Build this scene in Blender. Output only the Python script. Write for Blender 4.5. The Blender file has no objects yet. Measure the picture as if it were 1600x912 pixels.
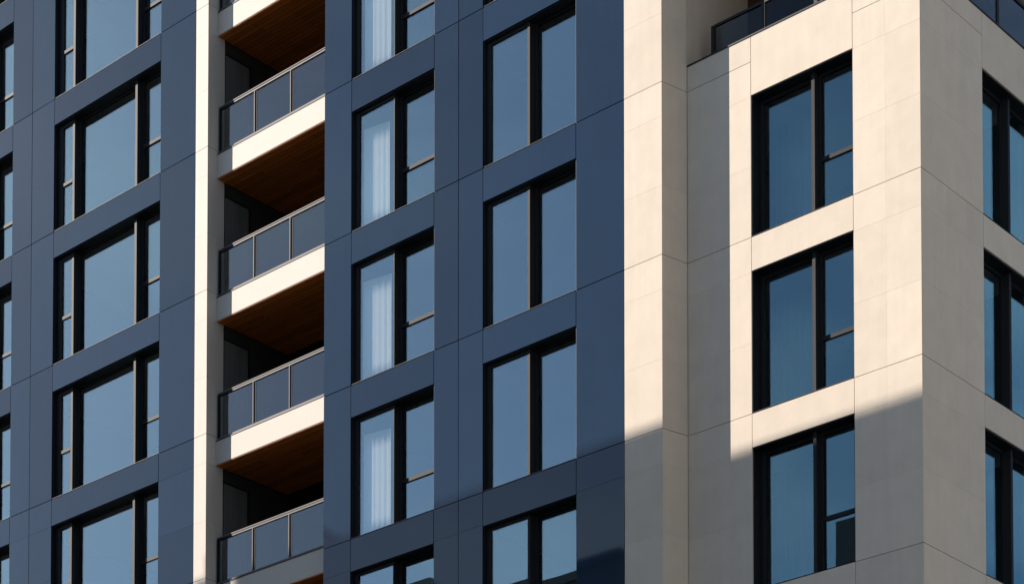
import bpy, math, random
from mathutils import Vector
random.seed(7)
R = math.radians
scene = bpy.context.scene
COL = scene.collection

# ------------------------------------------------------------------ camera
cam_d = bpy.data.cameras.new("camera")
cam = bpy.data.objects.new("camera", cam_d)
COL.objects.link(cam)
cam.location = (0.0, -31.68, 1.6)
cam.rotation_euler = (R(90 + 2.2365), 0.0, R(41.8187))
cam_d.sensor_width = 36.0
cam_d.lens = 79.155
cam_d.shift_x = 0.0
cam_d.shift_y = 0.9780
cam_d.clip_start = 0.1
cam_d.clip_end = 3000
scene.camera = cam

# ------------------------------------------------------------------ sky, sun, exposure
SUN = Vector((-1.087, -0.591, 0.712)).normalized()          # towards the sun
world = bpy.data.worlds.new("World")
scene.world = world
world.use_nodes = True
wn = world.node_tree
bg = wn.nodes["Background"]
sky = wn.nodes.new("ShaderNodeTexSky")
sky.sky_type = 'NISHITA'
sky.sun_disc = False
sky.sun_elevation = math.asin(SUN.z)
sky.sun_rotation = math.atan2(SUN.x, SUN.y)
sky.altitude = 100
sky.air_density = 1.0
sky.dust_density = 0.3
sky.ozone_density = 3.0
# thin broken cloud, brighter than the blue behind it
tcw = wn.nodes.new("ShaderNodeTexCoord")
mpw = wn.nodes.new("ShaderNodeMapping")
mpw.inputs["Scale"].default_value = (1.0, 1.0, 2.6)
mpw.inputs["Location"].default_value = (0.35, 0.8, 0.1)
nzw = wn.nodes.new("ShaderNodeTexNoise")
nzw.inputs["Scale"].default_value = 4.4
nzw.inputs["Detail"].default_value = 5
nzw.inputs["Roughness"].default_value = 0.5
nzw.inputs["Distortion"].default_value = 0.4
mrw = wn.nodes.new("ShaderNodeMapRange")
mrw.interpolation_type = 'SMOOTHSTEP'
mrw.inputs["From Min"].default_value = 0.44
mrw.inputs["From Max"].default_value = 0.70
mrw.inputs["To Min"].default_value = 0.0
mrw.inputs["To Max"].default_value = 0.42
cmx = wn.nodes.new("ShaderNodeMix")
cmx.data_type = 'RGBA'
cmx.inputs[7].default_value = (6.4, 8.2, 9.8, 1)
wn.links.new(tcw.outputs["Generated"], mpw.inputs["Vector"])
wn.links.new(mpw.outputs[0], nzw.inputs["Vector"])
wn.links.new(nzw.outputs[0], mrw.inputs["Value"])
wn.links.new(mrw.outputs[0], cmx.inputs[0])
wn.links.new(sky.outputs[0], cmx.inputs[6])
wn.links.new(cmx.outputs[2], bg.inputs[0])
bg.inputs[1].default_value = 0.060
sun_d = bpy.data.lights.new("sun", 'SUN')
sun_d.energy = 4.3
sun_d.angle = R(0.06)
sun_d.color = (1.0, 0.88, 0.78)
sun_o = bpy.data.objects.new("sun", sun_d)
COL.objects.link(sun_o)
sun_o.location = (-60, -40, 80)
sun_o.rotation_euler = SUN.to_track_quat('Z', 'Y').to_euler()
scene.view_settings.view_transform = 'Standard'
scene.view_settings.look = 'None'
scene.view_settings.gamma = 1.0
scene.view_settings.use_curve_mapping = False
scene.view_settings.exposure = 1.10

# ------------------------------------------------------------------ materials
def principled(name, col, rough=0.5, spec=0.5, metal=0.0, vary=0.0, mottle=0.0, mscale=3.0, bump=0.0, bscale=20.0, streak=0.0, tint=None):
    m = bpy.data.materials.new(name)
    m.use_nodes = True
    nt = m.node_tree
    b = nt.nodes["Principled BSDF"]
    b.inputs["Base Color"].default_value = (*col, 1)
    b.inputs["Roughness"].default_value = rough
    b.inputs["Specular IOR Level"].default_value = spec
    b.inputs["Metallic"].default_value = metal
    N = nt.nodes.new
    L = nt.links.new
    if tint:
        b.inputs["Specular Tint"].default_value = (*tint, 1)
    last = None
    tc = N("ShaderNodeTexCoord")
    def mul(fac_socket, lo, hi, prev):
        mr = N("ShaderNodeMapRange")
        mr.inputs["To Min"].default_value = lo
        mr.inputs["To Max"].default_value = hi
        L(fac_socket, mr.inputs["Value"])
        mx = N("ShaderNodeMix")
        mx.data_type = 'RGBA'
        mx.blend_type = 'MULTIPLY'
        mx.inputs[0].default_value = 1.0
        if prev is None:
            mx.inputs[6].default_value = (*col, 1)
        else:
            L(prev, mx.inputs[6])
        L(mr.outputs[0], mx.inputs[7])
        return mx.outputs[2]
    if vary:
        g = N("ShaderNodeNewGeometry")
        last = mul(g.outputs["Random Per Island"], 1 - vary, 1 + vary, last)
    if mottle:
        n = N("ShaderNodeTexNoise")
        n.inputs["Scale"].default_value = mscale
        n.inputs["Detail"].default_value = 7
        n.inputs["Roughness"].default_value = 0.62
        L(tc.outputs["Object"], n.inputs["Vector"])
        last = mul(n.outputs[0], 1 - mottle, 1 + mottle, last)
    if streak:
        mp = N("ShaderNodeMapping")
        mp.inputs["Scale"].default_value = (5, 5, 0.35)
        L(tc.outputs["Object"], mp.inputs["Vector"])
        n = N("ShaderNodeTexNoise")
        n.inputs["Scale"].default_value = 1.6
        n.inputs["Detail"].default_value = 5
        L(mp.outputs[0], n.inputs["Vector"])
        last = mul(n.outputs[0], 1 - streak, 1 + streak, last)
    if last is not None:
        L(last, b.inputs["Base Color"])
    if bump:
        n = N("ShaderNodeTexNoise")
        n.inputs["Scale"].default_value = bscale
        n.inputs["Detail"].default_value = 3
        L(tc.outputs["Object"], n.inputs["Vector"])
        bm = N("ShaderNodeBump")
        bm.inputs["Strength"].default_value = bump
        bm.inputs["Distance"].default_value = 0.02
        L(n.outputs[0], bm.inputs["Height"])
        L(bm.outputs[0], b.inputs["Normal"])
    return m

def glass(name, refl, tint, rough=0.0, gcol=(0.9, 0.96, 1.0), wav=0.0):
    m = bpy.data.materials.new(name)
    m.use_nodes = True
    nt = m.node_tree
    nt.nodes.remove(nt.nodes["Principled BSDF"])
    N = nt.nodes.new
    L = nt.links.new
    out = nt.nodes["Material Output"]
    tr = N("ShaderNodeBsdfTransparent")
    tr.inputs[0].default_value = (*tint, 1)
    gl = N("ShaderNodeBsdfGlossy")
    gl.inputs["Color"].default_value = (*gcol, 1)
    gl.inputs["Roughness"].default_value = rough
    lw = N("ShaderNodeLayerWeight")
    lw.inputs[0].default_value = 0.5
    fr = N("ShaderNodeMath")
    fr.operation = 'POWER'
    fr.inputs[1].default_value = 4.0
    L(lw.outputs["Facing"], fr.inputs[0])
    ad = N("ShaderNodeMath")
    ad.operation = 'ADD'
    ad.use_clamp = True
    ad.inputs[1].default_value = refl
    L(fr.outputs[0], ad.inputs[0])
    mx = N("ShaderNodeMixShader")
    L(ad.outputs[0], mx.inputs[0])
    L(tr.outputs[0], mx.inputs[1])
    L(gl.outputs[0], mx.inputs[2])
    L(mx.outputs[0], out.inputs[0])
    if wav:
        tc = N("ShaderNodeTexCoord")
        n = N("ShaderNodeTexNoise")
        n.inputs["Scale"].default_value = 0.9
        n.inputs["Detail"].default_value = 1
        L(tc.outputs["Object"], n.inputs["Vector"])
        bm = N("ShaderNodeBump")
        bm.inputs["Strength"].default_value = wav
        bm.inputs["Distance"].default_value = 0.02
        L(n.outputs[0], bm.inputs["Height"])
        L(bm.outputs[0], gl.inputs["Normal"])
    return m

def wood(name, col, axis=0, w=0.11):
    m = bpy.data.materials.new(name)
    m.use_nodes = True
    nt = m.node_tree
    b = nt.nodes["Principled BSDF"]
    b.inputs["Roughness"].default_value = 0.55
    N = nt.nodes.new
    L = nt.links.new
    tc = N("ShaderNodeTexCoord")
    br = N("ShaderNodeTexBrick")
    br.inputs["Color1"].default_value = (*col, 1)
    br.inputs["Color2"].default_value = (*[c * 0.62 for c in col], 1)
    br.inputs["Mortar"].default_value = (*[c * 0.12 for c in col], 1)
    br.inputs["Scale"].default_value = 1.0
    br.inputs["Mortar Size"].default_value = 0.006
    br.inputs["Brick Width"].default_value = 1.9
    br.inputs["Row Height"].default_value = w
    L(tc.outputs["Object"], br.inputs["Vector"])
    mp = N("ShaderNodeMapping")
    mp.inputs["Scale"].default_value = (1.2, 26, 26)
    L(tc.outputs["Object"], mp.inputs["Vector"])
    n = N("ShaderNodeTexNoise")
    n.inputs["Scale"].default_value = 2.0
    n.inputs["Detail"].default_value = 6
    L(mp.outputs[0], n.inputs["Vector"])
    mr = N("ShaderNodeMapRange")
    mr.inputs["To Min"].default_value = 0.6
    mr.inputs["To Max"].default_value = 1.35
    L(n.outputs[0], mr.inputs["Value"])
    mx = N("ShaderNodeMix")
    mx.data_type = 'RGBA'
    mx.blend_type = 'MULTIPLY'
    mx.inputs[0].default_value = 1.0
    L(br.outputs[0], mx.inputs[6])
    L(mr.outputs[0], mx.inputs[7])
    L(mx.outputs[2], b.inputs["Base Color"])
    return m

M = {
    'navy': principled("navy_metal_panel", (0.0112, 0.0258, 0.0505), 0.03, 0.5, tint=(0.95, 0.98, 1.0), vary=0.2, mottle=0.16, mscale=1.3, streak=0.08, bump=0.012, bscale=0.9),
    'navy_back': principled("navy_backing", (0.006, 0.008, 0.012), 0.8, 0.2),
    'cream': principled("cream_stone_panel", (0.625, 0.555, 0.455), 0.75, 0.25, vary=0.035, mottle=0.12, mscale=2.2, bump=0.10, bscale=45, streak=0.05),
    'cream_back': principled("cream_backing", (0.16, 0.13, 0.10), 0.9, 0.1),
    'white': principled("white_fibre_cement", (0.545, 0.50, 0.435), 0.65, 0.3, vary=0.015, mottle=0.06, mscale=2.0, bump=0.05, bscale=45, streak=0.03),
    'frame': principled("black_window_frame", (0.020, 0.0215, 0.024), 0.6, 0.13),
    'reveal': principled("black_reveal_lining", (0.006, 0.008, 0.011), 0.5, 0.25),
    'rail': principled("dark_grey_railing", (0.115, 0.112, 0.108), 0.6, 0.2),
    'coping': principled("black_coping", (0.009, 0.010, 0.012), 0.55, 0.25),
    'glass': glass("window_glass", 0.17, (0.92, 0.94, 0.95), gcol=(0.71, 0.94, 1.0), wav=0.02),
    'dimskyglass': glass("dim_sky_window_glass", 0.105, (0.88, 0.92, 0.94), gcol=(0.55, 0.90, 1.0), wav=0.02),  # window glass again, a darker bluer sky reflection put into its tint
    'doorglass': glass("door_glass", 0.02, (0.30, 0.32, 0.33)),
    'railglass': glass("railing_glass", 0.07, (0.72, 0.77, 0.78), wav=0.04),
    'wood': wood("brown_timber_soffit", (0.72, 0.205, 0.024)),
    'sidedoor': principled("pale_side_door", (0.115, 0.12, 0.115), 0.5, 0.3, streak=0.3),
    'terrglass': glass("terrace_glass", 0.015, (0.45, 0.49, 0.52)),
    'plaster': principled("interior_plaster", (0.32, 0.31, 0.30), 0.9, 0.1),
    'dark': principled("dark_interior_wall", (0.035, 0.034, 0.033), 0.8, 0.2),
    'curtain': principled("curtain_fabric", (0.84, 0.83, 0.80), 0.9, 0.1, mottle=0.05, mscale=6),
    'sheer': principled("dimmed_sheer_fabric", (0.17, 0.175, 0.18), 0.9, 0.1, streak=0.25),  # sheer fabric darkened in its colour for the unlit room
    'brown': principled("dark_brown_door", (0.07, 0.032, 0.014), 0.5, 0.3),
    'asphalt': principled("asphalt", (0.055, 0.055, 0.057), 0.9, 0.2, mottle=0.25, mscale=1.5, bump=0.3, bscale=60),
    'paving': principled("pavement_slabs", (0.32, 0.30, 0.275), 0.85, 0.2, mottle=0.18, mscale=2.0),
    'brick': principled("opposite_render", (0.30, 0.28, 0.25), 0.85, 0.2, mottle=0.12, mscale=1.2),
    'brick2': principled("bounce_block_render", (0.205, 0.225, 0.25), 0.85, 0.2, mottle=0.12, mscale=1.2),  # render of the added bounce block, toned for the light it reflects
    'roof': principled("roof_gravel", (0.22, 0.21, 0.20), 0.95, 0.1, mottle=0.2, mscale=6),
    'leaf': principled("leaf", (0.05, 0.09, 0.03), 0.6, 0.3, vary=0.4),
    'bark': principled("bark", (0.09, 0.06, 0.04), 0.9, 0.1),
}

# ------------------------------------------------------------------ mesh helpers
class MB:
    """collects boxes, bevelled panels and strips; build() links them as one mesh object"""
    def __init__(self):
        self.v = []
        self.f = []
    def box(self, x0, x1, y0, y1, z0, z1):
        n = len(self.v)
        self.v += [(x0, y0, z0), (x1, y0, z0), (x1, y1, z0), (x0, y1, z0), (x0, y0, z1), (x1, y0, z1), (x1, y1, z1), (x0, y1, z1)]
        self.f += [tuple(n + i for i in q) for q in ((0, 3, 2, 1), (4, 5, 6, 7), (0, 1, 5, 4), (1, 2, 6, 5), (2, 3, 7, 6), (3, 0, 4, 7))]
        return self
    def panel(self, x0, x1, z0, z1, y, t=0.03, c=0.0009, wob=0.0):
        """cladding panel facing -Y with chamfered front edges"""
        n = len(self.v)
        e = [random.uniform(-wob, wob) for _ in range(2)]
        self.v += [(x0 + c, y + e[0] + e[1], z0 + c), (x1 - c, y - e[0] + e[1], z0 + c), (x1 - c, y - e[0] - e[1], z1 - c), (x0 + c, y + e[0] - e[1], z1 - c),
                   (x0, y + c, z0), (x1, y + c, z0), (x1, y + c, z1), (x0, y + c, z1),
                   (x0, y + t, z0), (x1, y + t, z0), (x1, y + t, z1), (x0, y + t, z1)]
        self.f += [tuple(n + i for i in q) for q in ((0, 1, 2, 3), (0, 4, 5, 1), (1, 5, 6, 2), (2, 6, 7, 3), (3, 7, 4, 0),
                                                     (4, 8, 9, 5), (5, 9, 10, 6), (6, 10, 11, 7), (7, 11, 8, 4), (8, 11, 10, 9))]
        return self
    def sub(self, d):
        self.v = [(x - d[0], y - d[1], z - d[2]) for x, y, z in self.v]
        return self
    def build(self, name, mat, parent=None, loc=(0, 0, 0), rz=0.0, smooth=False):
        me = bpy.data.meshes.new(name)
        me.from_pydata(self.v, [], self.f)
        me.materials.append(mat)
        me.update()
        if smooth:
            for p in me.polygons:
                p.use_smooth = True
        o = bpy.data.objects.new(name, me)
        COL.objects.link(o)
        o.location = loc
        o.rotation_euler = (0, 0, rz)
        if parent:
            o.parent = parent
        return o

def thing(name, label, cat, loc=(0, 0, 0), group=None):
    o = bpy.data.objects.new(name, None)
    COL.objects.link(o)
    o.empty_display_size = 0.5
    o.location = loc
    o['label'] = label
    o['category'] = cat
    if group:
        o['group'] = group
    return o

def copy_tree(o, parent, off):
    c = o.copy()
    COL.objects.link(c)
    c.parent = parent
    c.location = (o.location[0] + off[0], o.location[1] + off[1], o.location[2] + off[2])
    for ch in list(o.children):
        d = ch.copy()
        COL.objects.link(d)
        d.parent = c
        if ch.name.startswith("pane"):          # no two panes sit quite alike
            d.rotation_euler = (random.uniform(-0.0016, 0.0016), 0, random.uniform(-0.0016, 0.0016))
    return c

# ------------------------------------------------------------------ levels and grid lines (metres)
G = 31.632                                   # survey datum above ground
H = 3.2                                      # storey height
HL = 3.193                                   # storey height, left wing
def jr(k): return G - H * k                  # panel joint = window sill, right wing and corner block
def jl(k): return G + 3.4076 - HL * k        # the same, left wing
COURSE = (0.0, 0.2, 0.6)                     # joints inside one storey, measured down from the sill line
YL = -0.105                                  # face of left wing
D = 0.591                                    # face of corner block behind the right fin
XC0, XC1, XB_, XA0, XE0, XD0, XF0 = -48.30, -44.39, -43.61, -42.74, -38.826, -37.61, -37.198
RA, RB, RC, RD, RE, RF, RG, RH = -33.594, -32.783, -30.426, -29.758, -29.105, -26.736, -25.576, -24.687
PN, PJ, PK, PM = -24.56, -23.132, -20.982, -19.631
ZTOP = G + 4.6

def column(cl, bk, x0, x1, y, joint, kmin, kmax, ztop, zbot, depth=0.28, g=0.007, h=0.0006, courses=COURSE, wob=0.0):
    """a pier of cladding panels from zbot to ztop with storey joints and finer course joints"""
    zs = []
    for k in range(kmin, kmax):
        pitch = joint(k) - joint(k + 1)
        for c in courses:
            if wob and c and k < 4:             # large plain sheets on the upper storeys
                continue
            zs.append((joint(k) - c * pitch, g if c == 0 else h))
    zs = [q for q in zs if zbot + 0.05 < q[0] < ztop - 0.05]
    zs.sort()
    lo = [(zbot, 0.0)] + zs
    hi = zs + [(ztop, 0.0)]
    for (a, ga), (b, gb) in zip(lo, hi):
        cl.panel(x0 + g, x1 - g, a + ga, b - gb, y, c=0.002 if wob else 0.0009, wob=wob)
    bk.box(x0 + 0.004, x1 - 0.004, y + 0.0315, y + depth, zbot, ztop)

def spandrel(cl, bk, x0, x1, y, ztop, zbot, depth=0.28, g=0.006):
    cl.panel(x0 + g, x1 - g, zbot, ztop - g, y)
    bk.box(x0 - 0.003, x1 + 0.003, y + 0.0315, y + depth, zbot + 0.004, ztop - 0.012)

# ------------------------------------------------------------------ windows
def window(parent, u0, u1, hgt, panes, mullions, depth=0.30, loc=(0, 0, 0), rz=0.0, gmat='glass'):
    """one window: object 'window' is the reveal lining and sash bars, children are pane, mullion, transom, sill.
    u = along the facade, v = into the wall, z up from the sill; panes = (u0, u1, glass depth, transom height or None, bar widths l, r, t, b)"""
    f = MB()
    t = 0.022
    f.box(u0, u0 + t, 0.029, depth + 0.05, 0.0, hgt)
    f.box(u1 - t, u1, 0.029, depth + 0.05, 0.0, hgt)
    f.box(u0 + t, u1 - t, 0.029, depth + 0.05, hgt - t, hgt)
    f.box(u0 + t, u1 - t, 0.03, depth + 0.05, -0.02, 0.012)
    w = f.build("window", M['reveal'], parent, loc, rz)
    s = MB()
    for (a, b, g, tr, wl, wr, wt, wb) in panes:
        z0, z1 = 0.014, hgt - t - 0.002
        yf, yb = g - 0.035, g + 0.035
        s.box(a, a + wl, yf, yb, z0, z1)
        s.box(b - wr, b, yf, yb, z0, z1)
        s.box(a + wl + 0.001, b - wr - 0.001, yf + 0.003, yb, z1 - wt, z1 - 0.001)
        s.box(a + wl + 0.001, b - wr - 0.001, yf + 0.003, yb, z0 + 0.001, z0 + wb)
        if tr:
            tm = MB().box(a + wl - 0.012, b - wr + 0.001, g - 0.037, g + 0.03, tr - 0.037, tr + 0.037).build("transom", M['frame'], w)
            MB().box(a + wl - 0.005, b - wr + 0.005, g - 0.006, g + 0.006, z0 + wb - 0.005, tr - 0.03).build("pane", M[gmat], w)
            MB().box(a + wl - 0.005, b - wr + 0.005, g - 0.006, g + 0.006, tr + 0.03, z1 - wt + 0.005).build("pane", M[gmat], w)
        else:
            MB().box(a + wl - 0.005, b - wr + 0.005, g - 0.006, g + 0.006, z0 + wb - 0.005, z1 - wt + 0.005).build("pane", M[gmat], w)
    s.build("sash_frame", M['frame'], w)
    for (a, b, y0, y1) in mullions:
        MB().box(a, b, y0, y1, 0.013, hgt - t - 0.001).build("mullion", M['frame'], w)
    MB().box(u0 + t + 0.001, u1 - t - 0.001, 0.003, 0.06, 0.013, 0.020).build("sill", M['coping'], w)
    return w

# ================================================================== GROUND
g = MB()
g.box(-900, 900, -900, 900, -0.6, 0.0)
gr = g.build("ground", M['asphalt'])
gr['kind'] = 'structure'
pv = MB().box(-60, -8, -7.0, 6.0, 0.004, 0.13)
pv = pv.build("pavement", M['paving'])
pv['kind'] = 'structure'

# ================================================================== NAVY APARTMENT BUILDING
B0 = Vector((-37.0, 0.0, 0.0))
navy = thing("apartment_building", "navy metal clad apartment building with a stack of cream edged balconies", "building", B0)
def P(mb): return mb.sub(B0)

cl, bk = MB(), MB()
# left wing
for (x0, x1) in ((-49.8, XC0), (XC1, XB_), (XB_, XA0), (XE0, XD0)):
    column(cl, bk, x0, x1, YL, jl, -1, 11, ZTOP, 0.13, wob=0.0011)
SP_L = 0.626
for (x0, x1, ks) in ((XC0, XC1, range(0, 6)), (XA0, XE0, range(1, 6))):
    ks = list(ks)
    for k in ks[:-1]:
        spandrel(cl, bk, x0, x1, YL, jl(k), jl(k) - SP_L)
    column(cl, bk, x0, x1, YL, jl, ks[-1] + 1, 11, jl(ks[-1]), 0.13, wob=0.0011)
    column(cl, bk, x0, x1, YL, jl, -1, ks[0], ZTOP, jl(ks[0] - 1) - SP_L, wob=0.0011)
P(cl).build("cladding", M['navy'], navy)
P(bk).build("wall", M['navy_back'], navy)
cl, bk = MB(), MB()
# right wing
SP_R = 0.668
for (x0, x1) in ((RA, RB), (RC, RD), (RD, RE), (RF, RG)):
    column(cl, bk, x0, x1, 0.0, jr, -1, 10, ZTOP, 0.13, wob=0.0011)
for (x0, x1, ks) in ((RB, RC, range(1, 6)), (RE, RF, range(1, 6))):
    ks = list(ks)
    for k in ks[:-1]:
        spandrel(cl, bk, x0, x1, 0.0, jr(k), jr(k) - SP_R)
    column(cl, bk, x0, x1, 0.0, jr, ks[-1] + 1, 10, jr(ks[-1]), 0.13, wob=0.0011)
    column(cl, bk, x0, x1, 0.0, jr, -1, ks[0], ZTOP, jr(ks[0] - 1) - SP_R, wob=0.0011)
P(cl).build("cladding", M['navy'], navy)
P(bk).build("wall", M['navy_back'], navy)

# floors and dark rooms behind the glass
it = MB()
for k in range(-1, 9):
    it.box(-49.7, XD0 - 0.01, YL + 0.36, 5.0, jl(k) - 0.45, jl(k) - 0.12)
    it.box(RA + 0.25, RG - 0.05, 0.38, 5.0, jr(k) - 0.48, jr(k) - 0.12)
P(it).build("floor_slab", M['plaster'], navy)
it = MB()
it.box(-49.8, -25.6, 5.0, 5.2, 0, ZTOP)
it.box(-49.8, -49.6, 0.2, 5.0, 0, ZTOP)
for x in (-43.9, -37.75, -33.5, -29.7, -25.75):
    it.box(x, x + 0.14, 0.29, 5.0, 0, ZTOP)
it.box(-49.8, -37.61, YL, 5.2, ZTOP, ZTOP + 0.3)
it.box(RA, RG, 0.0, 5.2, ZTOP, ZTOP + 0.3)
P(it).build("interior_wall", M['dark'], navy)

# cream fin beside the balconies
fin = MB()
fb = MB()
zs = sorted([(jl(k) - c * HL, 0.005 if c == 0 else 0.0014) for k in range(-1, 11) for c in COURSE if 0.2 < jl(k) - c * HL < ZTOP - 0.05])
lo = [(0.13, 0)] + zs
hi = zs + [(ZTOP, 0)]
for (a, ga), (b, gb) in zip(lo, hi):
    fin.box(XD0 + 0.006, XF0, YL, 0.373, a + ga, b - gb)
P(fin).build("cream_fin", M['white'], navy)
P(fb.box(XD0 + 0.01, XF0 - 0.006, YL + 0.006, 0.372, 0.13, ZTOP)).build("fin_core", M['cream_back'], navy)

# recessed side and back walls of the balcony bay
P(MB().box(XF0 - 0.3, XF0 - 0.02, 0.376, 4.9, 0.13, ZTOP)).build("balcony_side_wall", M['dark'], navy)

# windows of the left wing: narrow sash, wide fixed light, narrow sash
hL = HL - SP_L
def lspec(x0):
    panes = [(x0 + 0.022, x0 + 0.6255, 0.155, 1.10, 0.16, 0.075, 0.09, 0.03),
             (x0 + 0.629, x0 + 2.962, 0.285, None, 0.05, 0.05, 0.03, 0.03),
             (x0 + 2.962, x0 + 3.890, 0.285, 1.03, 0.05, 0.012, 0.03, 0.03)]
    mull = [(x0 + 0.5500, x0 + 0.6270, 0.19, 0.30), (x0 + 2.8870, x0 + 2.9630, 0.105, 0.30)]
    return panes, mull
def rel(panes, mull, x0):
    return ([(a - x0, b - x0, *r) for a, b, *r in panes], [(a - x0, b - x0, *r) for a, b, *r in mull])
pn, ml = rel(*lspec(0.0), 0.0)
w0 = window(navy, 0.0, XE0 - XA0, hL, pn, ml, loc=Vector((XA0, YL, jl(1))) - B0)
for k in range(2, 6):
    copy_tree(w0, navy, (0, 0, jl(k) - jl(1)))
for k in range(0, 6):
    copy_tree(w0, navy, (XC0 - XA0 + (XC1 - XC0) - (XE0 - XA0), 0, jl(k) - jl(1)))

# windows of the right wing
hR = H - SP_R
b = RB
pn = [(b + 0.022, -31.630, 0.135, None, 0.10, 0.022, 0.06, 0.03),
      (-31.628, RC - 0.022, 0.285, 0.94, 0.06, 0.012, 0.03, 0.03)]
ml = [(-31.690, -31.6285, 0.172, 0.31)]
pn, ml = rel(pn, ml, b)
w1 = window(navy, 0.0, RC - RB, hR, pn, ml, loc=Vector((RB, 0, jr(1))) - B0)
for k in range(2, 6):
    copy_tree(w1, navy, (0, 0, jr(k) - jr(1)))
b = RE
pn = [(b + 0.022, -27.975, 0.135, None, 0.10, 0.058, 0.06, 0.03),
      (-27.973, RF - 0.022, 0.285, None, 0.06, 0.012, 0.03, 0.03)]
ml = [(-28.04, -27.9735, 0.172, 0.31)]
pn, ml = rel(pn, ml, b)
w2 = window(navy, 0.0, RF - RE, hR, pn, ml, loc=Vector((RE, 0, jr(1))) - B0)
for k in range(2, 6):
    copy_tree(w2, navy, (0, 0, jr(k) - jr(1)))

# balconies
YS = 0.171
def make_balcony():
    o = Vector((XF0, YS, G - 3.06))
    sl = MB()
    x1 = RA - 0.003 - XF0
    sl.box(0.003, x1, 0.0, 0.10, -0.527, -0.012)
    s = sl.build("balcony", M['white'], navy, o - B0)
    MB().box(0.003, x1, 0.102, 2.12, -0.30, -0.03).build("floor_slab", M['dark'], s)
    MB().box(0.004, x1 - 0.002, 0.012, 2.12, -0.545, -0.529).build("timber_soffit", M['wood'], s)
    MB().box(0.003, x1, -0.010, 0.12, -0.011, 0.006).build("coping", M['coping'], s)
    # railing
    MB().box(0.045, x1, 0.012, 0.058, 0.018, 0.052).build("bottom_rail", M['rail'], s)
    MB().box(0.045, x1, 0.004, 0.066, 1.022, 1.045).build("handrail", M['rail'], s)
    MB().box(0.076, x1 - 0.002, 0.014, 0.058, 0.978, 1.021).build("handrail_shade_strip", M['coping'], s)  # shade under the handrail put into a black strip
    MB().box(0.045, 0.075, 0.010, 0.062, 0.053, 1.020).build("post", M['coping'], s)  # end post in black, the fin's shadow put into its colour
    for px in (1.190, 2.342):
        MB().box(px, px + 0.022, 0.008, 0.060, 0.053, 0.977).build("post", M['rail'], s)
        MB().box(px + 0.023, px + 0.048, 0.022, 0.062, 0.053, 0.977).build("upright_bar", M['coping'], s)  # unlit side of the post put into a black strip
        MB().box(px + 0.062, px + 0.070, 0.030, 0.060, 0.053, 0.977).build("upright_bar", M['rail'], s)
    for (a, c) in ((0.082, 1.186), (1.264, 2.338), (2.416, x1 - 0.012)):
        MB().box(a, c, 0.036, 0.046, 0.054, 0.972).build("glass_panel", M['railglass'], s)
    MB().box(x1 - 0.010, x1 - 0.003, 0.010, 0.060, 0.053, 0.977).build("upright_bar", M['rail'], s)
    # glazed doors at the back of the balcony and the pale side door
    d = MB()
    for px in (0.02, 1.20, 2.36, 3.50):
        d.box(px, px + 0.07, 2.13, 2.185, -0.03, 2.30)
    d.box(0.02, x1, 2.132, 2.184, 2.301, 2.66)
    d.build("door_frame", M['reveal'], s)
    for (a, c) in ((0.091, 1.199), (1.271, 2.359), (2.431, 3.499)):
        MB().box(a, c, 2.15, 2.16, -0.02, 2.30).build("door_pane", M['doorglass'], s)
    MB().box(-0.017, -0.006, 0.240, 0.925, 0.0, 2.34).build("side_door", M['sidedoor'], s)
    MB().box(-0.017, 0.002, 0.926, 0.965, 0.0, 2.38).build("side_door_frame", M['reveal'], s)
    MB().box(-0.017, 0.002, 0.204, 0.925, 2.341, 2.38).build("side_door_frame", M['reveal'], s)
    return s
b0 = make_balcony()
for dz in (3.2, -3.2, -6.4, -9.6, -12.8):
    copy_tree(b0, navy, (0, 0, dz))

# ================================================================== CREAM APARTMENT BUILDING (corner block)
B1 = Vector((-22.0, 1.0, 0.0))
cream = thing("apartment_building", "cream stone clad corner apartment building with black framed windows and a roof terrace", "building", B1)
def Q(mb): return mb.sub(B1)
cl, bk = MB(), MB()
# fin: front face and side returning to the corner block and up beside the terrace
column(cl, bk, RG, RH, 0.0, jr, -1, 10, ZTOP, 0.13, depth=0.5, g=0.005)
Q(cl)
Q(bk)
fin_cl, fin_bk = cl, bk
# fin side (facing +X, slightly splayed) as panels with thickness
sd = MB()
zs = sorted([(jr(k) - c * H, 0.005 if c == 0 else 0.0007) for k in range(-1, 10) for c in COURSE if 0.2 < jr(k) - c * H < ZTOP - 0.05])
lo = [(0.13, 0)] + zs
hi = zs + [(ZTOP, 0)]
def splay(y): return RH + (PN - RH) * min(y / D, 1.0)
for (a, ga), (b_, gb) in zip(lo, hi):
    for (y0, y1) in ((0.006, D - 0.004), (D + 0.004, 2.5)):
        n = len(sd.v)
        x0, x1 = splay(y0) - 0.005, splay(y1) - 0.005
        za, zb = a + ga, b_ - gb
        sd.v += [(x0, y0, za), (x1, y1, za), (x1, y1, zb), (x0, y0, zb), (x0 - 0.03, y0, za), (x1 - 0.03, y1, za), (x1 - 0.03, y1, zb), (x0 - 0.03, y0, zb)]
        sd.f += [tuple(n + i for i in q) for q in ((0, 1, 2, 3), (4, 7, 6, 5), (0, 4, 5, 1), (3, 2, 6, 7), (0, 3, 7, 4), (1, 5, 6, 2))]
Q(sd).build("fin_side_cladding", M['cream'], cream)
fin_cl.build("fin_cladding", M['cream'], cream)
fin_bk.build("fin_core", M['cream_back'], cream)
n_ = MB()
n_.v = [(RG + 0.1, 0.51, 0.13), (RH - 0.045, 0.04, 0.13), (PN - 0.045, D, 0.13), (PN - 0.045, 5.0, 0.13), (RG + 0.1, 5.0, 0.13)]
n_.v += [(x, y, ZTOP) for x, y, z in n_.v]
n_.f = [(4, 3, 2, 1, 0), (5, 6, 7, 8, 9), (0, 1, 6, 5), (1, 2, 7, 6), (2, 3, 8, 7), (3, 4, 9, 8), (4, 0, 5, 9)]
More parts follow.
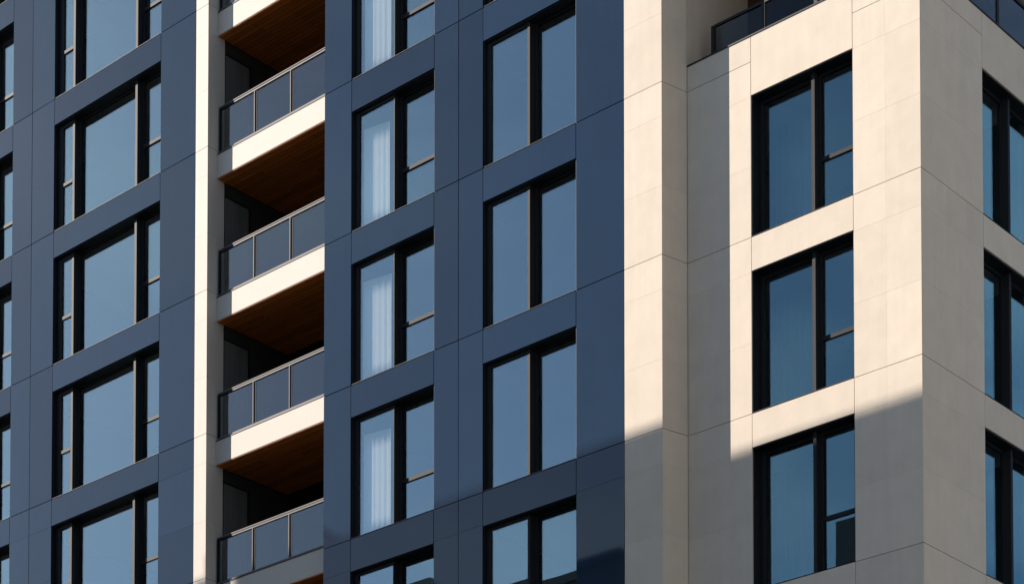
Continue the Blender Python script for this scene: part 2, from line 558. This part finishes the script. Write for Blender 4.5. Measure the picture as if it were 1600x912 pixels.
Q(n_).build("wall_core", M['cream_back'], cream)

# street front of the corner block
ZC = G - 5.935                                # terrace coping
SP_P = 0.612
cl, bk = MB(), MB()
column(cl, bk, PN, PJ, D, jr, -1, 10, ZC, 0.13, g=0.005)
XMID = -20.327
column(cl, bk, PK, XMID + 0.0048, D, jr, -1, 10, ZTOP, 0.13, g=0.005)
fix = MB()
column(cl, bk, XMID - 0.0048, PM, D, jr, -1, 10, ZTOP, 0.13, g=0.005)
for k in (3, 4):
    spandrel(cl, bk, PJ, PK, D, jr(k), jr(k) - SP_P, g=0.005)
cl.panel(PJ + 0.005, PK - 0.005, jr(2) - SP_P, ZC, D)
bk.box(PJ, PK, D + 0.0315, D + 0.28, jr(2) - SP_P + 0.004, ZC)
column(cl, bk, PJ, PK, D, jr, 6, 10, jr(5), 0.13, g=0.005)
Q(cl).build("front_cladding", M['cream'], cream)
Q(bk).build("front_wall", M['cream_back'], cream)

# side front, built in local axes then turned to face +X:  local u = world Y, local v = -world X
cl, bk = MB(), MB()
S0, S1, S2, S3 = D, 2.645, 5.6, 9.0
SP_S = 0.58
SM = 1.448
def to_side(mb):
    mb.v = [(PM - y, x, z) for x, y, z in mb.v]
    return mb
column(cl, bk, S0 + 0.001, SM + 0.0048, 0.0, jr, -1, 10, ZTOP, 0.13, g=0.005)
column(cl, bk, SM - 0.0048, 2.10, 0.0, jr, -1, 10, ZTOP, 0.13, g=0.005)
ZS = G - 5.985
column(cl, bk, 2.10 - 0.009, S1, 0.0, jr, -1, 10, ZS, 0.13, g=0.005)
column(cl, bk, S2, S3, 0.0, jr, -1, 10, ZS, 0.13, g=0.005)
for k in (3, 4):
    spandrel(cl, bk, S1, S2, 0.0, jr(k), jr(k) - SP_S, g=0.005)
cl.panel(S1 + 0.005, S2 - 0.005, jr(2) - SP_S, ZS, 0.0)
bk.box(S1, S2, 0.0315, 0.28, jr(2) - SP_S + 0.004, ZS)
column(cl, bk, S1, S2, 0.0, jr, 6, 10, jr(5), 0.13, g=0.005)
Q(to_side(cl)).build("side_cladding", M['cream'], cream)
Q(to_side(bk)).build("side_wall", M['cream_back'], cream)

# rooms
it = MB()
for k in range(2, 9):
    it.box(PN + 0.01, PM - 0.4, D + 0.42, 4.6, jr(k) - 0.46, jr(k) - 0.12)
    it.box(PM - 4.6, PM - 0.42, 4.61, 8.9, jr(k) - 0.46, jr(k) - 0.12)
Q(it).build("floor_slab", M['plaster'], cream)
it = MB()
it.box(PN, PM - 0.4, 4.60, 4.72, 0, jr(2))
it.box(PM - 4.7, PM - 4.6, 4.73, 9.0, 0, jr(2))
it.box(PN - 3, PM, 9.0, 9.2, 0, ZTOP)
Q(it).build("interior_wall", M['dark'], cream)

# windows of the corner block
hP = H - SP_P
pn = [(0.022, 1.278, 0.285, None, 0.075, 0.04, 0.06, 0.03),
      (1.280, PK - PJ - 0.022, 0.285, 1.02, 0.05, 0.012, 0.05, 0.03)]
ml = [(1.213, 1.2795, 0.125, 0.31)]
w3 = window(cream, 0.0, PK - PJ, hP, pn, ml, loc=Vector((PJ, D, jr(3))) - B1, gmat='dimskyglass')
for k in (4, 5):
    copy_tree(w3, cream, (0, 0, jr(k) - jr(3)))
hS = H - SP_S
pn = [(0.022, 1.13, 0.285, None, 0.012, 0.05, 0.04, 0.03), (1.132, 2.93, 0.285, None, 0.05, 0.03, 0.04, 0.03)]
ml = [(1.10, 1.17, 0.12, 0.31)]
w4 = window(cream, 0.0, S2 - S1, hS, pn, ml, loc=Vector((PM, S1, jr(3))) - B1, rz=math.pi / 2, gmat='dimskyglass')
for k in (4, 5):
    copy_tree(w4, cream, (0, 0, jr(k) - jr(3)))

# roof terrace
Q(MB().box(PN + 0.01, PM - 0.32, D + 0.285, 5.0, ZC - 0.5, ZC - 0.25)).build("terrace_floor", M['paving'], cream)
Q(MB().box(PN + 0.002, PK - 0.002, D - 0.012, D + 0.30, ZC + 0.001, ZC + 0.028)).build("terrace_coping", M['coping'], cream)
Q(MB().box(PM - 0.30, PM + 0.012, 2.104, S3, ZS + 0.001, ZS + 0.03)).build("side_coping", M['coping'], cream)
tr_ = MB()
tr_.box(PN + 0.002, -23.95, 2.50, 2.7, ZC - 0.3, ZTOP)
Q(tr_).build("terrace_door", M['brown'], cream)
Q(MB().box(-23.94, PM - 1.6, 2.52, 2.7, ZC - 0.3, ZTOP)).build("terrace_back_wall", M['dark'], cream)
Q(MB().box(PN + 0.002, PM - 0.4, 0.9, 2.49, ZC + 2.85, ZC + 3.05)).build("terrace_soffit", M['wood'], cream)
def railing(u0, u1, us, z, hgt, loc, rz, first=True):
    rl = MB().box(u0, u1, 0.0, 0.05, z + hgt - 0.045, z + hgt).build("terrace_railing", M['coping'], cream, loc, rz)
    MB().box(u0, u1, 0.004, 0.046, z + 0.02, z + 0.05).build("bottom_rail", M['coping'], rl)
    for u in us:
        MB().box(u, u + 0.075, 0.002, 0.048, z - 0.02, z + hgt - 0.046).build("post", M['coping'], rl)
    es = list(us) + [u1]
    for a, c in zip(es[:-1], es[1:]):
        MB().box(a + 0.085, c - 0.01, 0.018, 0.028, z + 0.06, z + hgt - 0.075).build("glass_panel", M['terrglass'], rl)
    return rl
railing(-24.24 - PJ, PK - PJ, [-24.24 - PJ, -23.11 - PJ, -21.98 - PJ], ZC + 0.028, 0.75, Vector((PJ, D + 0.305, 0)) - B1, 0)
railing(2.2, 8.9, [2.2, 3.40, 4.7, 5.9, 7.1], ZS + 0.03, 0.95, Vector((PM - 0.12, 0, 0)) - B1, math.pi / 2)
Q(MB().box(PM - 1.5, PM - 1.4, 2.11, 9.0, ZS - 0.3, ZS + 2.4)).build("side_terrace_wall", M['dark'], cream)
Q(MB().box(PM - 1.39, PM - 0.5, 2.11, 9.0, ZS + 1.55, ZS + 1.75)).build("side_terrace_soffit", M['white'], cream)

# ================================================================== CURTAINS
def curtain(p0, p1, z0, z1, folds, amp, label, group, mat='curtain'):
    p0 = Vector(p0)
    p1 = Vector(p1)
    d = p1 - p0
    L = d.length
    d.normalize()
    nrm = Vector((-d.y, d.x))
    m = MB()
    nx, nz = folds * 10, 6
    rnd = random.Random(label)
    ph = [rnd.uniform(-0.6, 0.6) for _ in range(folds + 2)]
    th = 0.003
    for side in (0, 1):
        for j in range(nz + 1):
            for i in range(nx + 1):
                s = i / nx
                q = s * folds
                a = amp * (0.7 + 0.3 * math.sin(q * 1.7 + ph[int(q)])) * math.sin(2 * math.pi * q + 0.4 * ph[int(q)])
                a *= 1.0 - 0.25 * (j / nz)
                pt = p0 + d * (s * L) + nrm * (a + side * th)
                m.v.append((pt.x - p0.x, pt.y - p0.y, (z1 - z0) * j / nz))
    K = (nx + 1) * (nz + 1)
    for j in range(nz):
        for i in range(nx):
            a = j * (nx + 1) + i
            m.f.append((a, a + 1, a + nx + 2, a + nx + 1))
            m.f.append((K + a, K + a + nx + 1, K + a + nx + 2, K + a + 1))
    for j in range(nz):
        for i in (0, nx):
            a = j * (nx + 1) + i
            m.f.append((a, a + nx + 1, K + a + nx + 1, K + a))
    for i in range(nx):
        for j in (0, nz):
            a = j * (nx + 1) + i
            m.f.append((a, K + a, K + a + 1, a + 1))
    o = m.build("curtain", M[mat], None, (p0.x, p0.y, z0), smooth=True)
    o['label'] = label
    o['category'] = 'curtain'
    o['group'] = group
    return o
ordn = {1: "topmost", 2: "second from top", 3: "third from top", 4: "fourth from top", 5: "lowest"}
for k in range(1, 6):
    curtain((-32.60 + random.uniform(-0.03, 0.03), 0.185), (-31.95 + random.uniform(-0.06, 0.05), 0.30), jr(k) + 0.03, jr(k) + hR - 0.36, 5, 0.003,
            "white curtain in the window column right of the balconies, %s of five" % ordn[k],
            "white curtains beside the balconies")
po = {3: "upper", 4: "middle", 5: "lower"}
for k in (3, 4, 5):
    curtain((PJ - 0.35, D + 1.1), (PJ + 0.75, D + 1.1), jr(k) + 0.03, jr(k) + hP - 0.05, 7, 0.02,
            "dim curtain behind the wide pane of the %s window in the sunlit cream wall" % po[k],
            "sheer curtains behind the cream wall windows", 'sheer')

# ================================================================== BUILDINGS ACROSS THE STREET (cast the low shadow, show in the glass; last two added for the light)
def far_block(name, label, x0, x1, y0, y1, zr, ux, rows, mat='brick'):
    o = thing(name, label, "building", ((x0 + x1) / 2, (y0 + y1) / 2, 0))
    b = Vector(o.location)
    MB().box(x0, x1, y0, y1, 0, zr - 0.3).sub(b).build("wall", M[mat], o)
    MB().box(x0 - 0.15, x1 + 0.15, y0 - 0.15, y1 + 0.15, zr - 0.299, zr).sub(b).build("roof", M['roof'], o)
    w = None
    n = 0
    for i in range(ux):
        for r_ in range(rows):
            if n >= 96:
                break
            n += 1
            xa = x0 + (i + 0.3) * (x1 - x0) / ux
            za = 3.0 + r_ * 3.3
            if za + 1.8 > zr - 1:
                continue
            if w is None:
                w = MB().box(0, (x1 - x0) / ux * 0.45, 0.002, 0.06, 0, 1.7).build("window", M['frame'], o, Vector((xa, y1, za)) - b)
                base = w.location.copy()
            else:
                c = w.copy()
                COL.objects.link(c)
                c.parent = o
                c.location = Vector((xa, y1, za)) - b
    return o, b
YB = 85.0
zr = G - 12.87 + 1.2047 * YB
tall, tb = far_block("apartment_building", "tall plain building across the street whose roof shades the lower facade", -36.95 - 1.8393 * YB, -19.2 - 1.8393 * YB, -YB - 5, -YB, zr, 8, 12)
MB().box(-36.94 - 1.8393 * YB, -33.7 - 1.8393 * YB, -YB - 3, -YB, zr + 0.001, zr + 0.62).sub(tb).build("roof_parapet", M['roof'], tall)
MB().box(-25.15 - 1.8393 * YB, -24.75 - 1.8393 * YB, -YB - 1, -YB, zr + 0.001, zr + 0.13).sub(tb).build("roof_vent", M['roof'], tall)
low, lb = far_block("apartment_building", "lower flat roofed building opposite, mirrored in the bottom windows", -64.0, -46.0, -38.0, -25.0, G - 2.75, 8, 8)
MB().box(-57.5, -55.9, -29.0, -25.6, G - 2.749, G - 0.9).sub(lb).build("rooftop_box", M['brick'], low)  # plain box standing in for a treetop mirrored in the glass
mid, mb_ = far_block("apartment_building", "smaller building opposite with a rooftop stair house", -45.0, -30.0, -38.0, -25.0, G - 6.0, 6, 7)
MB().box(-38.95, -36.4, -29.0, -25.2, G - 5.999, G - 3.15).sub(mb_).build("rooftop_box", M['brick'], mid)

bounce_block, eb = far_block("apartment_building", "added unseen block right of the cream corner block, bouncing light onto its side", -8.0, 8.0, -13.0, 9.0, 38.0, 4, 10, 'brick2')  # unseen reflector block, added to brighten the side front
back, bb = far_block("apartment_building", "added unseen tall block behind the viewer on the right, blocking part of the sky", 6.0, 60.0, -75.0, -58.0, 62.0, 8, 12)  # unseen block, added to hold skylight off the shaded fronts
